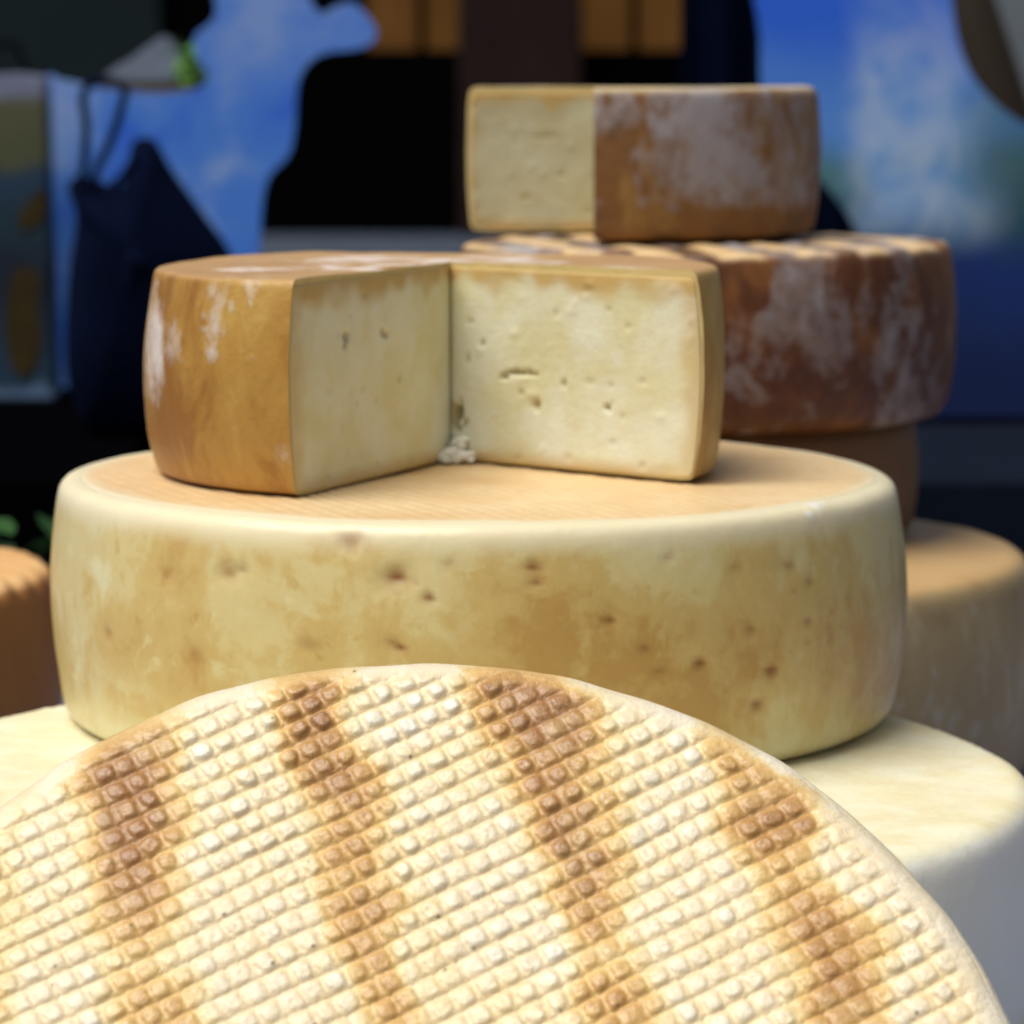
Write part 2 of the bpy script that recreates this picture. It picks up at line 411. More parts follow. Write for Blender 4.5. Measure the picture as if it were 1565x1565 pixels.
def ed_mid(V, Nn, A, L):
    rr = np.hypot(V[..., 0], V[..., 1]); z = V[..., 2]
    wob = .004 * fbm(V, 40, 77, 3)
    A['rim'] = np.clip(sstep(.143, .152, rr + wob) * sstep(H_mid - .013, H_mid - .004, z + .5 * wob), 0, 1) * .9
    pit = np.zeros_like(z); D = np.zeros_like(z); white = np.zeros_like(z)
    for (px, py, r, dep, k) in PITS:
        p = pix_point(V, Nn, L, px, py); q = V - p
        el = np.sqrt(q[..., 0] ** 2 + q[..., 1] ** 2 + (q[..., 2] * 1.5) ** 2) * (1 + .35 * vnoise(V, 300, int(px)))
        gk = np.exp(-(el / r) ** 2); D += .7 * dep * gk; pit = np.maximum(pit, min(1, 1.35 * k) * np.exp(-(el / (r * .78)) ** 2))
    for (px, py, r) in ((1244, 773, .0028), (1238, 782, .002), (1252, 768, .002)):
        p = pix_point(V, Nn, L, px, py); el = np.linalg.norm(V - p, axis=-1) * (1 + .4 * vnoise(V, 500, 5))
        white = np.maximum(white, np.exp(-(el / r) ** 4)); D -= .0006 * np.exp(-(el / r) ** 2)
    th = np.arctan2(V[..., 0], -V[..., 1])
    A['tan'] = np.exp(-((z - .036) / .030) ** 2) * (.6 + .4 * np.cos(th)) + .3 * sstep(.2, .9, th) - 1.1 * sstep(.022, .002, z)
    A['pit'] = pit; A['white'] = white; A['pale'] = .35 + .65 * sstep(-.1, -.8, th)
    V = V - Nn * D[..., None]
    return V, A
mid = build_wheel('round_cheese', .1672, H_mid, .0062, .011, .0038, c_mid, MM,
                  'smooth pale yellow wheel with pitted side under the cut tan wheel', nt=720, dr=.004, step=.0017, edit=ed_mid, seed=5, amp=.0006, lump=.0014)
# its cloth-marked top, a part of its own
def disc_top(name, Rd, z0, mat, parent, fn, nt=360, dr=.0014):
    r = np.concatenate([[.0006], np.arange(dr, Rd, dr), [Rd]]); th = np.linspace(0, 2 * math.pi, nt, endpoint=False)
    V = np.stack([r[None] * np.cos(th)[:, None], r[None] * np.sin(th)[:, None], np.full((nt, len(r)), z0)], -1)
    V, A = fn(V, r); m = len(r)
    Vb = V.reshape(-1, 3); Fq = grid_faces(nt, m, True, flip=False)
    lo = len(Vb); ringb = V[:, -1, :] - [0, 0, .003]
    allV = np.concatenate([Vb, ringb]); fs = [tuple(q) for q in Fq]
    for i in range(nt):
        j = (i + 1) % nt; fs.append((i * m + m - 1, j * m + m - 1, lo + j, lo + i)[::1])
    fs.append(tuple(range(lo, lo + nt))[::-1]); fs.append(tuple(i * m for i in range(nt)))
    A = {k: np.concatenate([v.reshape(-1), np.zeros(nt)]) for k, v in A.items()}
    return mk(name, allV, fs, mat, parent, A, recalc=True)
def fn_midtop(V, r):
    a = .9 * V[..., 0] + .43 * V[..., 1]; b = -.43 * V[..., 0] + .9 * V[..., 1]
    w1 = np.abs(np.sin(a * math.pi / .0062 + 1.2 * fbm(V, 20, 8))); w2 = np.abs(np.sin(b * math.pi / .0062 + 1.2 * fbm(V, 20, 9)))
    wv = (w1 * w2) * (.55 + .45 * fbm(V, 35, 10))
    rr = np.hypot(V[..., 0], V[..., 1]); edge = sstep(.146, .1555, rr + .003 * fbm(V, 45, 12))
    body = .0006 * fbm(V, 25, 5, 4) + .0014 * fbm(V, 7, 14, 2)
    V = V.copy(); V[..., 2] += body + .0006 + .0009 * wv * (1 - edge) - .0022 * sstep(.1535, .1570, rr)
    return V, dict(weave=wv * (1 - edge), rim=edge * .9)
disc_top('cloth_marked_top', .1572, H_mid - .0003, MMT, mid, fn_midtop)

# ---- cut wheels: rind shell + paste
def cut_wheel(name, loc, R, h, bt, bb, bulge, Vx, dirA, dirB, t_top, t_side, t_bot, m_rind, m_paste_, label, pitsA, pitsB, seed, attrs_fn=None, nt=150, group=None):
    """arc runs counter-clockwise from dirB (deg) to dirA; Vx is the inner corner"""
    root = empty(name, loc); tag(root, label, 'cut cheese', group)
    Vx = np.array(Vx, float)
    def hit(deg):
        d = np.array([math.cos(R_(deg)), math.sin(R_(deg))]); b = Vx @ d; c = Vx @ Vx - R * R
        q = Vx + d * (-b + math.sqrt(b * b - c)); return math.atan2(q[1], q[0])
    t0, t1 = hit(dirB), hit(dirA)
    while t1 < t0: t1 += 2 * math.pi
    th = np.linspace(t0, t1, nt); Q = np.stack([R * np.cos(th), R * np.sin(th)], -1)
    P = wheel_profile(R, h, bt, bb, bulge, .003, .0022)
    P[0, 0] = 0; P[-1, 0] = 0
    nr = prof_normals(P); k = len(P)
    thick = t_side + (t_top - t_side) * sstep(.3, .9, nr[:, 1]) + (t_bot - t_side) * sstep(.3, .9, -nr[:, 1])
    Pin = P - nr * thick[:, None]; Pin[:, 0] = np.clip(Pin[:, 0], 0, None); Pin[0, 0] = 0; Pin[-1, 0] = 0
    def place(Pp):
        rho = Pp[:, 0] / R
        xy = Vx[None, None] + rho[None, :, None] * (Q[:, None, :] - Vx[None, None])
        return np.concatenate([xy, np.broadcast_to(Pp[None, :, 1:2], (nt, len(Pp), 1))], -1)
    O = place(P); I = place(Pin)
    ct = np.cos(th)[:, None]; stn = np.sin(th)[:, None]
    Nn = np.stack([nr[None, :, 0] * ct, nr[None, :, 0] * stn, np.broadcast_to(nr[None, :, 1], (nt, k))], -1)
    d = .0009 * fbm(O, 30, seed, 4) + .0014 * fbm(O, 9, seed + 1, 2); d = d * sstep(0, .2, O[..., 2] / h)
    O = O + Nn * d[..., None]
    top = sstep(.6, .93, Nn[..., 2]); A = dict(top=top, rim=np.zeros_like(top), bloom=np.zeros_like(top))
    if attrs_fn: A = attrs_fn(O, Nn, A, np.array(loc))
    nv = nt * k
    allV = np.concatenate([O.reshape(-1, 3), I.reshape(-1, 3)])
    fo = grid_faces(nt, k); fi = grid_faces(nt, k, flip=True) + nv
    e = []
    for ti, fl in ((0, False), (nt - 1, True)):
        j = np.arange(k - 1); q = np.stack([ti * k + j, ti * k + j + 1, nv + ti * k + j + 1, nv + ti * k + j], -1)
        e.append(q[:, ::-1] if fl else q)
    fs = np.concatenate([fo, fi] + e)
    rind = mk('rind', allV, fs, m_rind, root, {q: np.concatenate([v.reshape(-1), v.reshape(-1) * 0 + (0.0 if q != 'rim' else .0)]) for q, v in A.items()}, recalc=True)
    ncap = 2 * (k - 1); rind.data.materials.append(M_EDGE)
    mi = np.zeros(len(rind.data.polygons), np.int32); mi[-ncap:] = 1; rind.data.polygons.foreach_set('material_index', mi)
    try:
        rind.data.set_sharp_from_angle(angle=R_(50))
    except Exception: pass
    # paste: closed body inside the rind, its two cut faces finely modelled
    zb, zt = t_bot - .0005, h - t_top + .0005; nh = int((zt - zb) / .0011); zz = np.linspace(zb, zt, nh)
    io = np.argsort(Pin[:, 1]); side = Pin[(Pin[:, 0] > R * .6)]
    so = side[np.argsort(side[:, 1])]; rin = np.interp(zz, so[:, 1], so[:, 0]) + .0004
    def face(qi, sgn, pits):
        dvec = Q[qi] - Vx; L = np.linalg.norm(dvec); u = dvec / L; nf = np.array([u[1], -u[0]]) * sgn
        ns = int(L / .0011); s = np.linspace(0, 1, ns)
        rho = s[:, None] * (rin / R)[None]                       # ns x nh
        X = Vx[None, None] + rho[..., None] * dvec; Z = np.broadcast_to(zz[None], rho.shape)
        Lc = rho * L                                              # metres along the face
        G = np.stack([Lc, Z, np.zeros_like(Z)], -1)
        dep = .0001 + .00045 * fbm(G, 60, seed + 5, 4) + .0006 * fbm(G, 18, seed + 6, 3)
        hole = np.zeros_like(Z)
        for (a, b, ra, rb, dp) in pits:
            wx = .3 * vnoise(G, 500, seed + int(a * 1e5)); el = np.sqrt(((Lc - a) / ra) ** 2 + ((Z - b) / rb) ** 2) * (1 + 1.6 * wx)
            g_ = sstep(1.05, .45, el); dep = dep - .75 * dp * g_; hole = np.maximum(hole, g_)
        rs = np.random.RandomState(seed + 3)
        for _ in range(20):                                       # crumbs raised by the knife
            a, b = rs.uniform(.004, L), rs.uniform(zb, zt); rr_ = rs.uniform(.0009, .002)
            dep = dep + rs.uniform(.0002, .0007) * np.exp(-(((Lc - a) / (rr_ * rs.uniform(.8, 2))) ** 2 + ((Z - b) / rr_) ** 2))
        for _ in range(14):
            a, b = rs.uniform(.004, L), rs.uniform(zb, zt); rr_ = rs.uniform(.0006, .0013)
            g_ = np.exp(-(((Lc - a) / (rr_ * rs.uniform(.8, 2.5))) ** 2 + ((Z - b) / rr_) ** 2)); dep = dep - .0008 * g_; hole = np.maximum(hole, .5 * g_)
        lim = sstep(0, .0035, Lc) * sstep(zb, zb + .003, Z) * sstep(zt, zt - .003, Z) * sstep(1, .97, rho * R / rin[None])
        XY = X + nf * (dep * lim + .0003 * sstep(0, .002, Lc))[..., None]
        edge = np.maximum(np.maximum(sstep(zt - .0105, zt - .001, Z + .004 * vnoise(G, 120, 3)) * .95, sstep(zb + .007, zb, Z) * .75), sstep(R - .012, R - .003, Lc * R / L + .002 * vnoise(G, 150, 4)) * .55)
        return np.concatenate([XY, Z[..., None]], -1), hole, edge
    def add(Vl, Fl, Al, G, hole, edge, flip):
        off = sum(len(x) for x in Vl); n_, m_ = G.shape[:2]
        Vl.append(G.reshape(-1, 3)); Fl.append(grid_faces(n_, m_, flip=flip) + off); Al.append((hole.reshape(-1), edge.reshape(-1)))
    core_in = .985
    B, hb, eb = face(0, 1, pitsB); A_, ha, ea = face(nt - 1, -1, pitsA)
    # hidden outer wall, top and bottom
    wall = np.concatenate([Vx + (rin / R)[None, :, None] * (Q[:, None] - Vx), np.broadcast_to(zz[None, :, None], (nt, nh, 1))], -1)
    def lid(z, rn):
        s = np.linspace(0, 1, 12); xy = Vx + (s[None, :, None] * rn / R) * (Q[:, None] - Vx)
        return np.concatenate([xy, np.full((nt, 12, 1), z)], -1)
    for nm, G, ho, ed, fl in (('cut_face', B, hb, eb, False), ('cut_face', A_, ha, ea, True)):
        Vl, Fl, Al = [], [], []
        add(Vl, Fl, Al, G, ho, ed, fl)
        # back the face with a solid slice of paste 12 mm deep
        off = len(Vl[0]); n_, m_ = G.shape[:2]
        dv = (Q[0] - Vx) if not fl else (Q[-1] - Vx); dv = dv / np.linalg.norm(dv); inn = np.array([-dv[1], dv[0]]) * (1 if not fl else -1)
        Gb = G.copy(); Gb[..., :2] = Vx + (G[..., :2] - Vx) * .86 + inn * .012; Gb[..., 2] = h / 2 + (G[..., 2] - h / 2) * .96
        add(Vl, Fl, Al, Gb, ho * 0, ed * 0, not fl)
        b1 = list(range(0, m_)) + [i * m_ + m_ - 1 for i in range(1, n_)] + [(n_ - 1) * m_ + j for j in range(m_ - 2, -1, -1)] + [i * m_ for i in range(n_ - 2, 0, -1)]
        q = np.array([(b1[i], b1[(i + 1) % len(b1)], b1[(i + 1) % len(b1)] + off, b1[i] + off) for i in range(len(b1))])
        Fl.append(q if not fl else q[:, ::-1])
        mk(nm, np.concatenate(Vl), np.concatenate(Fl), m_paste_, root, dict(hole=np.concatenate([x[0] for x in Al]), edge=np.concatenate([x[1] for x in Al])), recalc=True)
    return root

Z_C = Z_R + .100 + H_mid + .0012
c_cut = (-.0297, 1.401, Z_C)
def at_cut(O, Nn, A, L):
    W = O + L; x, y, dz = proj(W); facing = ((np.array([0, 0, H]) - W) * Nn).sum(-1) > 0
    b = .55 * fbm(O, 14, 91, 3)
    for (px, py, sx, sy, k) in ((240, 530, 16, 90, 1.5), (262, 520, 14, 60, 1.0), (330, 500, 22, 45, .5), (355, 470, 12, 20, .8), (325, 540, 18, 22, .6), (400, 600, 16, 40, .5), (1085, 700, 10, 40, .2)):
        b = np.maximum(b, np.where(facing, k * np.exp(-((x - px) / sx) ** 2 - ((y - py) / sy) ** 2), 0))
    tb = sstep(.25, -.1, np.abs(fbm(O, 16, 55, 3))) * 1.3
    rr = np.hypot(O[..., 0], O[..., 1])
    b = b - .8 * sstep(900, 1040, x)
    A['bloom'] = np.where(A['top'] > .5, tb * sstep(.1, .075, rr) + .1, b)
    A['rim'] = np.exp(-((rr - .103) / .006) ** 2) * sstep(.2, .5, Nn[..., 2]) * .8
    return A
cut_wheel('cut_round_cheese', c_cut, .1128, .0795, .0028, .004, .0030, (.005, .036), 247.6, -41.5, .0030, .0008, .0009, MCUT, MP,
          'tan cheese wheel with a wedge cut out, standing on the smooth pale wheel',
          [(.099, .056, .0034, .0024, .0035), (.101, .053, .002, .002, .0025), (.066, .0555, .0028, .0022, .003), (.063, .054, .0022, .0014, .002), (.050, .036, .0016, .0012, .002), (.072, .03, .0014, .001, .0015), (.09, .030, .0014, .0012, .0012)],
          [(.0015, .0175, .0060, .0065, .010), (.036, .0365, .0050, .0011, .0035), (.0290, .0345, .0036, .0012, .0028), (.044, .0368, .0034, .0009, .0022), (.038, .029, .0014, .0009, .002), (.046, .0245, .0016, .0022, .0028), (.0605, .034, .0010, .0016, .002),
           (.082, .0255, .0022, .0014, .0028), (.018, .047, .0012, .0010, .0016), (.010, .041, .001, .001, .0014), (.012, .056, .0028, .0007, .001)], 21, at_cut)
def crumb(loc, r, seed, label, stretch=(1.25, 1, .85)):
    bm = bmesh.new(); bmesh.ops.create_icosphere(bm, subdivisions=3, radius=r)
    P = np.array([v.co[:] for v in bm.verts]); d = 1 + .75 * fbm(P, 1.1 / r, seed, 3) + .35 * fbm(P, 3.2 / r, seed + 4, 2)
    for v, q in zip(bm.verts, d): v.co = Vector((v.co.x * q * stretch[0], v.co.y * q * stretch[1], max(v.co.z * q * stretch[2], -r * .55)))
    me = bpy.data.meshes.new('cheese_crumb'); bm.to_mesh(me); bm.free()
    for p in me.polygons: p.use_smooth = True
    me.materials.append(MCRUMB); o = bpy.data.objects.new('cheese_crumb', me); COL.objects.link(o)
    o.location = (loc[0], loc[1], loc[2] + r * .5); o.rotation_euler = (0, 0, seed * 1.7); tag(o, label, 'crumb', 'crumbs in the notch of the cut wheel'); return o
cl = 'small white cheese crumb lying in the notch of the cut tan wheel'
vx, vy = c_cut[0] + .005, c_cut[1] + .036
for i, (dx, dy, dz, r, what) in enumerate(((.0012, -.010, 0, .0056, 'largest white cheese crumb, lying in the notch of the cut tan wheel'), (.0075, -.0125, 0, .0040, None), (-.0030, -.0145, 0, .0034, None),
        (.0035, -.0175, 0, .0022, None), (-.0018, -.0195, 0, .0017, None), (.0105, -.0165, 0, .0016, None), (.0030, -.0085, .0056, .0042, 'white cheese crumb resting on the largest crumb in the notch'), (.0062, -.0078, .0082, .0030, 'topmost small white crumb of the heap in the notch'))):
    crumb((vx + dx * .8, vy + dy * .8, Z_C + dz * .8), r * .78, 200 + i, what or cl)

# ---- right-hand stack, from the shelf up
c_tan = (.0545, 1.80, Z_R)
build_wheel('round_cheese', .21, .1125, .012, .012, .004, c_tan, MTAN, 'broad tan wheel with a greyish side, lowest of the tall stack beside the cream wheel', nt=260, seed=31, lump=.0025)
c_br = (.1015, 1.855, Z_R + .113)
build_wheel('round_cheese', .108, .0602, .006, .008, .002, c_br, MBROWN, 'small plain brown wheel with shade painted into its side, between the broad tan wheel and the bloomed reddish wheel', nt=180, seed=37)
Z_D = Z_R + .0925 + .081
c_dk = (.0985, 1.856, Z_D)
def ed_dark(V, Nn, A, L):
    x = V[..., 0] + .22 * V[..., 1] + .012 * fbm(V, 22, 3)
    st = sstep(-.1, .5, np.sin(x * 2 * math.pi / .037 + .9))
    keep = sstep(.45, .8, Nn[..., 2])
    A['top'] = keep * (1 - .92 * st); A['bloom'] = .6 * fbm(V, 14, 8, 3) + .25 * keep * st
    V = V + Nn * (.0005 * np.sin(x * 2 * math.pi / .0185) * keep)[..., None]
    return V, A
build_wheel('round_cheese', .1295, .0895, .006, .012, .003, c_dk, MDARK, 'dark red brown wheel with striped top and grey bloom, under the brown quarter cut wheel', nt=300, seed=41, lump=.003, edit=ed_dark, dr=.002)
Z_HW = Z_D + .0915
def at_half(O, Nn, A, L):
    rr = np.hypot(O[..., 0], O[..., 1])
    A['bloom'] = 1.0 * fbm(O, 30, 61, 3) - 1.0 * sstep(.022, .006, O[..., 2]) ; A['rim'] = .9 * sstep(.35, .75, Nn[..., 2]) * sstep(.2, -.2, fbm(O, 30, 12, 2) - .1)
    return A
cut_wheel('cut_round_cheese', (.0665, 1.892, Z_HW), .0945, .0760, .004, .005, .002, (-.020, .027), 180.0, 267.2, .003, .0022, .002, MHALF, MP2,
          'brown wheel with mottled grey bloom, a quarter cut out, on top of the striped wheel',
          [(.02, .03, .004, .0012, .001), (.03, .05, .01, .001, .0012), (.04, .018, .003, .0015, .001)], [(.03, .05, .01, .001, .0012)], 51, at_half)

# ---- wheel at the left edge
c_l = (-.3535, 1.75, Z_R)
def ed_ridge(V, Nn, A, L):
    a = .75 * V[..., 0] + .66 * V[..., 1]
    V = V + Nn * (.0022 * np.sin(a * 2 * math.pi / .016 + .6 * fbm(V, 20, 3)) * sstep(.3, .8, Nn[..., 2]))[..., None]
    A['bloom'] = A['bloom'] * 0; return V, A
build_wheel('round_cheese', .13, .106, .010, .012, .003, c_l, MRIDGE, 'orange brown wheel with ridged top beside the green herbs', nt=260, seed=43, dr=.0022, edit=ed_ridge)

# ------------------------------------------------------------------ front wheel, leaning back at 45 degrees
k_ = 0.95
eF = R_(45); RF = .175 * k_; TF = .088
fc = np.array([-.0263 * k_, .9563 * k_, H + (.9184 - H) * k_])
nF = np.array([0, -math.cos(eF), math.sin(eF)]); uF = np.array([1., 0, 0]); vF = np.array([0, math.sin(eF), math.cos(eF)]); fc = fc + vF * .0042
def px_face(x, y):
    d = ray(x, y); o = np.array([0, 0, H]); s = ((fc - o) @ nF) / (d @ nF); p = o + d * s - fc
    return p @ uF, p @ vF
BANDS = [   # (left px, right px, y px, strength)
 [(120, 240, 1110, 1), (130, 245, 1126, 1), (137, 262, 1217, .95), (144, 262, 1289, .95), (159, 267, 1361, .9), (163, 267, 1433, .55), (172, 275, 1470, .22), (180, 289, 1505, .6), (190, 300, 1560, .55), (215, 320, 1650, .5)],
 [(425, 520, 1030, .85), (430, 520, 1047, .9), (433, 507, 1108, .9), (448, 552, 1162, .9), (466, 565, 1217, .8), (500, 583, 1253, .55), (500, 580, 1307, .6), (505, 582, 1343, .35), (520, 597, 1379, .7), (530, 594, 1433, .6), (543, 608, 1487, .5), (565, 637, 1541, .5), (590, 660, 1650, .4)],
 [(730, 850, 1015, .9), (735, 856, 1029, 1), (745, 902, 1072, 1.05), (767, 919, 1126, .95), (785, 908, 1180, .85), (807, 933, 1224, .75), (814, 926, 1271, .9), (825, 926, 1307, .85), (854, 944, 1343, .7), (861, 948, 1379, .7), (879, 942, 1415, .65), (897, 969, 1451, .25), (890, 985, 1490, .35), (883, 998, 1523, .5), (900, 1020, 1600, .5), (930, 1040, 1700, .3)],
 [(1060, 1110, 1070, .3), (1065, 1122, 1108, .4), (1090, 1160, 1162, .65), (1108, 1236, 1217, .72), (1119, 1231, 1271, .8), (1137, 1224, 1325, .6), (1173, 1289, 1379, .7), (1202, 1332, 1433, .75), (1213, 1332, 1487, .72), (1216, 1339, 1541, .75), (1240, 1370, 1650, .6)],
 [(-60, 20, 1390, .25), (-70, 15, 1480, .3), (-60, 20, 1560, .3)],
]
BUV = []
for bd in BANDS:
    L = np.array([px_face(a, y) for a, b, y, s in bd]); Rr = np.array([px_face(b, y) for a, b, y, s in bd]); S = np.array([s for *_, s in bd])
    vv = (L[:, 1] + Rr[:, 1]) / 2; o = np.argsort(vv); BUV.append((vv[o], L[o, 0], Rr[o, 0], S[o]))
ROT = R_(29.5); ca, sa = math.cos(ROT), math.sin(ROT)
PA, PB = .0068, .0070
def wob(th): return 1 + .0035 * np.sin(3 * th + 1) + .0022 * np.sin(7 * th + .4) + .0014 * np.sin(13 * th + 2) + .0011 * np.sin(29 * th + .7) + .0007 * np.sin(47 * th + 3)
def brown_at(u, v):
    p = np.stack([u, v], -1); du = .0055 * fbm(p, 85, 11, 3); dv = .004 * fbm(p, 80, 12, 2); out = np.zeros_like(u)
    for vv, l, r, s in BUV:
        q = v + dv; lo = np.interp(q, vv, l); hi = np.interp(q, vv, r)
        below = np.minimum(q - vv[0], 0); lo = lo - below * .3 * 0; hi = hi - below * 0
        st = np.interp(q, vv, s) * np.where(q < vv[0], .9 + .6 * vnoise(p, 30, 3), 1)
        x = (u + du - (lo + hi) / 2) / ((hi - lo) / 2 + .0012)
        out = np.maximum(out, st * (1 - sstep(.30, 1.75, np.abs(x))))
    out = out * (1 + .28 * fbm(p, 55, 14, 2)) + .10 * sstep(.05, .5, fbm(p, 40, 15, 3))
    return np.clip(out, 0, 1.1)
G = .00045
n_ = int(RF * 1.03 / G); ax = np.arange(-n_, n_ + 1) * G
Agr, Bgr = np.meshgrid(ax, ax, indexing='ij')                    # along the rows, across the rows
U = ca * Agr - sa * Bgr; Vv = sa * Agr + ca * Bgr
P2 = np.stack([U, Vv], -1)
rho = np.hypot(U, Vv) / wob(np.arctan2(Vv, U))
# nub lattice, warped a little like the mould's net
wa = Agr + .0012 * fbm(P2, 28, 21, 2); wb = Bgr + .0012 * fbm(P2, 26, 22, 2)
jb = np.floor(wb / PB).astype(int); fb = wb / PB - jb - .5
shift = (_h(jb, jb * 0 + 3, jb * 0, 5) - .5) * .26
fa_ = wa / PA + shift + .06 * jb; ia = np.floor(fa_).astype(int); fa = fa_ - ia - .5
r1, r2, r3, r4, r5 = [_h(ia, jb, ia * 0 + q, 17) for q in range(5)]
cx_, cy_ = (r1 - .5) * .12, (r2 - .5) * .10
hx, hy = .415 + .10 * (r3 - .5), .40 + .08 * (r4 - .5)
tw = (r5 - .5) * .5; X_ = (fa - cx_); Y_ = (fb - cy_); X2 = X_ * np.cos(tw) - Y_ * np.sin(tw); Y2 = X_ * np.sin(tw) + Y_ * np.cos(tw)
irr = 1 + .21 * fbm(P2, 330, 23, 2)
sd = (np.abs(X2 / hx) ** 2.9 + np.abs(Y2 / hy) ** 2.9) ** (1 / 2.9) * irr
# centre of every nub in face coordinates
zone = np.clip(.85 + .85 * fbm(P2, 26, 24, 2), .48, 1.35)
hn = .00092 * (.55 + .75 * _h(ia, jb, ia * 0 + 9, 17)) * zone
fade = sstep(RF - .0065, RF - .0145, rho)
prof = sstep(1.16, .60, sd)
dome = 1 - .18 * np.clip(sd, 0, 1) ** 2 + .10 * fbm(P2, 500, 26, 2)
hgt = hn * prof * dome * fade
hgt = hgt - .00042 * np.exp(-((np.abs(fb) - .5) / .11) ** 2) * fade           # groove between the rows
hgt = hgt - .00030 * np.exp(-((np.abs(fa) - .5) / .12) ** 2) * fade
hgt = hgt + .00020 * np.exp(-((np.abs(fa) - .5) / .05) ** 2) * fade * (1 - np.exp(-((np.abs(fb) - .5) / .14) ** 2))
hgt = hgt + .00022 * fbm(P2, 320, 27, 3) + .0014 * fbm(P2, 12, 28, 2) * sstep(RF, RF - .03, rho)
BR_ = .0105
def rimdrop(r): x = np.clip((r - (RF - BR_)) / BR_, 0, .999); return -BR_ * (1 - np.sqrt(1 - x * x))
R_END = RF - BR_ * .22
hgt = hgt + rimdrop(np.minimum(rho, R_END)) - .0012 * sstep(R_END - .0012, R_END, rho)
keepv = rho <= R_END
# colour: nubs take the colour at their own middle, grooves the local one
un = None
ac = (ia + .5 + cx_ - shift - .06 * jb) * PA; bc = (jb + .5 + cy_) * PB
uc, vc = ca * ac - sa * bc, sa * ac + ca * bc
brn = brown_at(U, Vv)
brc = brown_at(uc, vc) * (1 + .8 * (_h(ia, jb, ia * 0 + 12, 17) - .5)) * (1.06 if True else 1)
nubm = prof * np.clip(hn / .0011, 0, 1) * fade
nubm = np.maximum(nubm, (1 - fade) * .7)
bro = (brn * .90 * (1 - .45 * nubm) + brc * 1.05 * .45 * nubm) * (1 - .5 * sstep(RF - .013, RF - .006, rho))
spk = np.zeros_like(U); rs = np.random.RandomState(4)
for q in range(46):
    a, b = rs.uniform(-.16, .16), rs.uniform(-.05, .17)
    if q == 0: a, b = px_face(680, 1480)
    i0, j0 = int(round((ca * a + sa * b) / G)) + n_, int(round((-sa * a + ca * b) / G)) + n_
    if 3 < i0 < 2 * n_ - 3 and 3 < j0 < 2 * n_ - 3:
        sl = (slice(i0 - 2, i0 + 3), slice(j0 - 2, j0 + 3)); rr_ = rs.uniform(.0003, .00055)
        spk[sl] = np.maximum(spk[sl], np.exp(-((U[sl] - U[i0, j0]) ** 2 + (Vv[sl] - Vv[i0, j0]) ** 2) / rr_ ** 2))
# normals from the height field
gA, gB = np.gradient(hgt, G); nx = -(ca * gA - sa * gB); ny = -(sa * gA + ca * gB); nn = np.stack([nx, ny, np.ones_like(nx)], -1); nn /= np.linalg.norm(nn, axis=-1)[..., None]
front = empty('round_cheese', tuple(fc))
front.matrix_world = Matrix(((uF[0], vF[0], nF[0], fc[0]), (uF[1], vF[1], nF[1], fc[1]), (uF[2], vF[2], nF[2], fc[2]), (0, 0, 0, 1)))
tag(front, 'large wheel leaning forward stack, its waffled cream face striped with brown bands', 'cheese wheel')
front['label'] = 'large waffle patterned cream wheel with brown stripes leaning against the middle stack'
m2 = len(ax); idx = np.arange(m2 * m2).reshape(m2, m2)
fq = np.stack([idx[:-1, :-1], idx[1:, :-1], idx[1:, 1:], idx[:-1, 1:]], -1)
okf = keepv[:-1, :-1] & keepv[1:, :-1] & keepv[1:, 1:] & keepv[:-1, 1:]
cm = lambda a: .25 * (a[:-1, :-1] + a[1:, :-1] + a[1:, 1:] + a[:-1, 1:])
isn = (cm(sd) < 1.12) & okf & (ia[:-1, :-1] == ia[1:, 1:]) & (jb[:-1, :-1] == jb[1:, 1:]) & (ia[1:, :-1] == ia[:-1, 1:]) & (jb[1:, :-1] == jb[:-1, 1:]) & (ia[:-1, :-1] == ia[1:, :-1]) & (jb[:-1, :-1] == jb[1:, :-1]) & (cm(rho) < RF - .011)
key = (ia[:-1, :-1] + 500) * 2000 + (jb[:-1, :-1] + 500)
Vall = np.stack([U, Vv, hgt], -1).reshape(-1, 3); nall = nn.reshape(-1, 3)
at_all = dict(brown=bro.reshape(-1), nub=nubm.reshape(-1), speck=spk.reshape(-1))
def submesh(name, quads, parent, kind=None):
    used, inv = np.unique(quads.reshape(-1), return_inverse=True)
    o = mk(name, Vall[used], inv.reshape(-1, 4), MF, parent, {k: a[used] for k, a in at_all.items()}, normals=nall[used].tolist())
    if kind: o['kind'] = kind
    return o
ks = key[isn]; qs = fq[isn]; order = np.argsort(ks, kind='stable'); ks = ks[order]; qs = qs[order]
uk, start, cnt = np.unique(ks, return_index=True, return_counts=True)
info = []
for a, s0, c0 in zip(uk, start, cnt):
    if c0 < 30: continue
    pc = Vall[qs[s0:s0 + c0].reshape(-1)].mean(0); wp = fc + pc[0] * uF + pc[1] * vF
    x, y, dz = proj(wp); vis = 0 <= x <= 1565 and y <= 1565
    info.append((0 if vis else 1, dz, s0, c0))
info.sort(key=lambda q: q[:2])
sel = np.zeros(len(qs), bool)
for _, _, s0, c0 in info[:300]:
    submesh('nub', qs[s0:s0 + c0], front); sel[s0:s0 + c0] = True
nub_rest = submesh('nub_field', qs[~sel], front, 'stuff')
submesh('grooved_face', fq[okf & ~isn], front)
